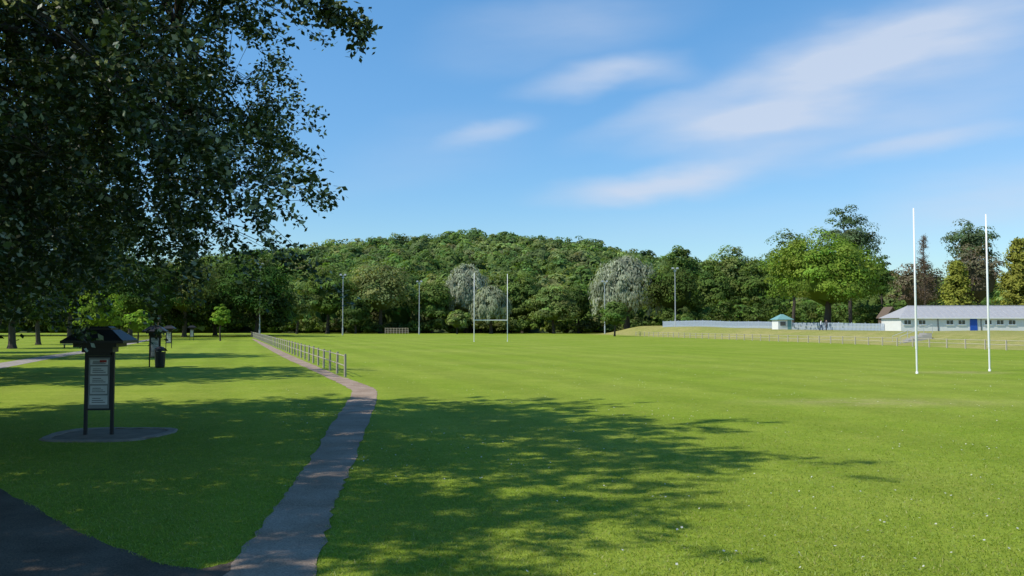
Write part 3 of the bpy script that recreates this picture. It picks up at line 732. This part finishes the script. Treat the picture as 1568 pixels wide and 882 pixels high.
mb.obj('daisies', [M_leaf])

# ------------------------------------------------------------------ light and sky
EL = math.radians(51); AZ = math.radians(-112)
sd = Vector((math.sin(AZ)*math.cos(EL), math.cos(AZ)*math.cos(EL), math.sin(EL)))
sl = bpy.data.lights.new('sun', 'SUN'); sl.energy = 5.0; sl.angle = math.radians(0.53); sl.color = (1.0, 0.95, 0.85)
so = bpy.data.objects.new('sun', sl); scene.collection.objects.link(so); so.rotation_euler = (-sd).to_track_quat('-Z', 'Y').to_euler(); so.location = (-40, -10, 60)

w = bpy.data.worlds.new('World'); scene.world = w; w.use_nodes = True; nt = w.node_tree; nt.nodes.clear(); L = nt.links.new
out = N(nt, 'ShaderNodeOutputWorld'); bg = N(nt, 'ShaderNodeBackground'); bg.inputs[1].default_value = 0.13
sky = N(nt, 'ShaderNodeTexSky', sky_type='NISHITA'); sky.sun_disc = False; sky.sun_elevation = EL; sky.sun_rotation = AZ
sky.air_density = 1.2; sky.dust_density = 0.1; sky.ozone_density = 3.0; sky.altitude = 0
hs = N(nt, 'ShaderNodeHueSaturation'); hs.inputs['Saturation'].default_value = 1.28; hs.inputs['Value'].default_value = 1.25; L(sky.outputs[0], hs.inputs['Color'])
tc = N(nt, 'ShaderNodeTexCoord'); sp = N(nt, 'ShaderNodeSeparateXYZ'); L(tc.outputs['Generated'], sp.inputs[0])
at = N(nt, 'ShaderNodeMath', operation='ARCTAN2'); L(sp.outputs[0], at.inputs[0]); L(sp.outputs[1], at.inputs[1])
as_ = N(nt, 'ShaderNodeMath', operation='ARCSINE'); L(sp.outputs[2], as_.inputs[0])
er = N(nt, 'ShaderNodeMapRange', interpolation_type='SMOOTHSTEP'); er.inputs[1].default_value = 0.0; er.inputs[2].default_value = 0.42; L(as_.outputs[0], er.inputs[0])
tn = N(nt, 'ShaderNodeMix', data_type='RGBA'); tn.inputs[6].default_value = (0.56, 0.71, 0.88, 1); tn.inputs[7].default_value = (1.05, 1.05, 1.03, 1); L(er.outputs[0], tn.inputs[0])
tm = N(nt, 'ShaderNodeMix', data_type='RGBA', blend_type='MULTIPLY'); tm.inputs[0].default_value = 1; L(hs.outputs[0], tm.inputs[6]); L(tn.outputs[2], tm.inputs[7])
cv = N(nt, 'ShaderNodeCombineXYZ'); L(at.outputs[0], cv.inputs[0]); L(as_.outputs[0], cv.inputs[1])
mpw = N(nt, 'ShaderNodeMapping'); mpw.inputs['Rotation'].default_value = (0, 0, math.radians(-12)); mpw.inputs['Scale'].default_value = (6, 16, 1); L(cv.outputs[0], mpw.inputs[0])
nw = N(nt, 'ShaderNodeTexNoise'); nw.inputs['Scale'].default_value = 1.0; nw.inputs['Detail'].default_value = 4; L(mpw.outputs[0], nw.inputs['Vector'])
sb = N(nt, 'ShaderNodeVectorMath', operation='SUBTRACT'); L(nw.outputs['Color'], sb.inputs[0]); sb.inputs[1].default_value = (.5, .5, .5)
sc_ = N(nt, 'ShaderNodeVectorMath', operation='SCALE'); sc_.inputs['Scale'].default_value = 0.05; L(sb.outputs[0], sc_.inputs[0])
ad = N(nt, 'ShaderNodeVectorMath', operation='ADD'); L(cv.outputs[0], ad.inputs[0]); L(sc_.outputs[0], ad.inputs[1])
def ae(px, py):
    p = math.radians(2.51); u = (px-784)/1300; v = (441-py)/1300
    d = Vector((u, math.cos(p)-v*math.sin(p), math.sin(p)+v*math.cos(p))).normalized()
    return math.atan2(d.x, d.y), math.asin(d.z)
clouds = [(1140, 185, 190, 40, 6, .75), (1240, 105, 220, 55, 12, .6), (1460, 45, 260, 64, 14, .7), (1300, 130, 330, 120, 12, .25), (890, 120, 130, 28, 10, .5), (985, 103, 90, 30, 2, .4), (745, 208, 90, 20, 14, .4),
          (960, 285, 170, 30, 5, .5), (1090, 262, 190, 34, 8, .55), (1370, 236, 170, 20, 8, .4), (1540, 310, 260, 70, 8, .4), (860, 45, 240, 60, 8, .3), (1000, 170, 160, 26, 18, .3), (1480, 170, 300, 90, 10, .25), (650, 240, 200, 60, 14, .12), (1200, 340, 500, 60, 2, .12)]
acc = None
for (px, py, rx, ry, ang_, wt) in clouds:
    a0, e0 = ae(px, py)
    mp = N(nt, 'ShaderNodeMapping', vector_type='TEXTURE'); mp.inputs['Location'].default_value = (a0, e0, 0); mp.inputs['Rotation'].default_value = (0, 0, math.radians(ang_)); mp.inputs['Scale'].default_value = (rx/1300, ry/1300, 1)
    L(ad.outputs[0], mp.inputs[0]); ln = N(nt, 'ShaderNodeVectorMath', operation='LENGTH'); L(mp.outputs[0], ln.inputs[0])
    mr_ = N(nt, 'ShaderNodeMapRange', interpolation_type='SMOOTHSTEP'); mr_.inputs[1].default_value = 1.2; mr_.inputs[2].default_value = 0.0; mr_.inputs[3].default_value = 0; mr_.inputs[4].default_value = wt
    L(ln.outputs['Value'], mr_.inputs[0])
    if acc is None: acc = mr_.outputs[0]
    else:
        q = N(nt, 'ShaderNodeMath', operation='ADD'); L(acc, q.inputs[0]); L(mr_.outputs[0], q.inputs[1]); acc = q.outputs[0]
mpn = N(nt, 'ShaderNodeMapping'); mpn.inputs['Rotation'].default_value = (0, 0, math.radians(-12)); mpn.inputs['Scale'].default_value = (5, 24, 1); L(cv.outputs[0], mpn.inputs[0])
n2 = N(nt, 'ShaderNodeTexNoise'); n2.inputs['Scale'].default_value = 1.0; n2.inputs['Detail'].default_value = 5; n2.inputs['Roughness'].default_value = 0.5; L(mpn.outputs[0], n2.inputs['Vector'])
r2 = N(nt, 'ShaderNodeMapRange'); r2.inputs[1].default_value = 0.3; r2.inputs[2].default_value = 0.7; r2.inputs[3].default_value = 0.6; r2.inputs[4].default_value = 1.3; L(n2.outputs['Fac'], r2.inputs[0])
mm = N(nt, 'ShaderNodeMath', operation='MULTIPLY', use_clamp=True); L(acc, mm.inputs[0]); L(r2.outputs[0], mm.inputs[1])
lim = N(nt, 'ShaderNodeMath', operation='MINIMUM'); L(mm.outputs[0], lim.inputs[0]); lim.inputs[1].default_value = 0.82
mx = N(nt, 'ShaderNodeMix', data_type='RGBA'); L(lim.outputs[0], mx.inputs[0]); L(tm.outputs[2], mx.inputs[6]); mx.inputs[7].default_value = (4.9, 5.5, 6.6, 1)
L(mx.outputs[2], bg.inputs[0]); L(bg.outputs[0], out.inputs[0])

# ------------------------------------------------------------------ camera
cam = bpy.data.cameras.new('camera'); cam.lens = 1300/1568*36; cam.sensor_width = 36; cam.clip_start = 0.1; cam.clip_end = 8000
co = bpy.data.objects.new('camera', cam); scene.collection.objects.link(co); co.location = (0, 0, EYE); co.rotation_euler = (math.radians(90+2.51), 0, 0)
scene.camera = co
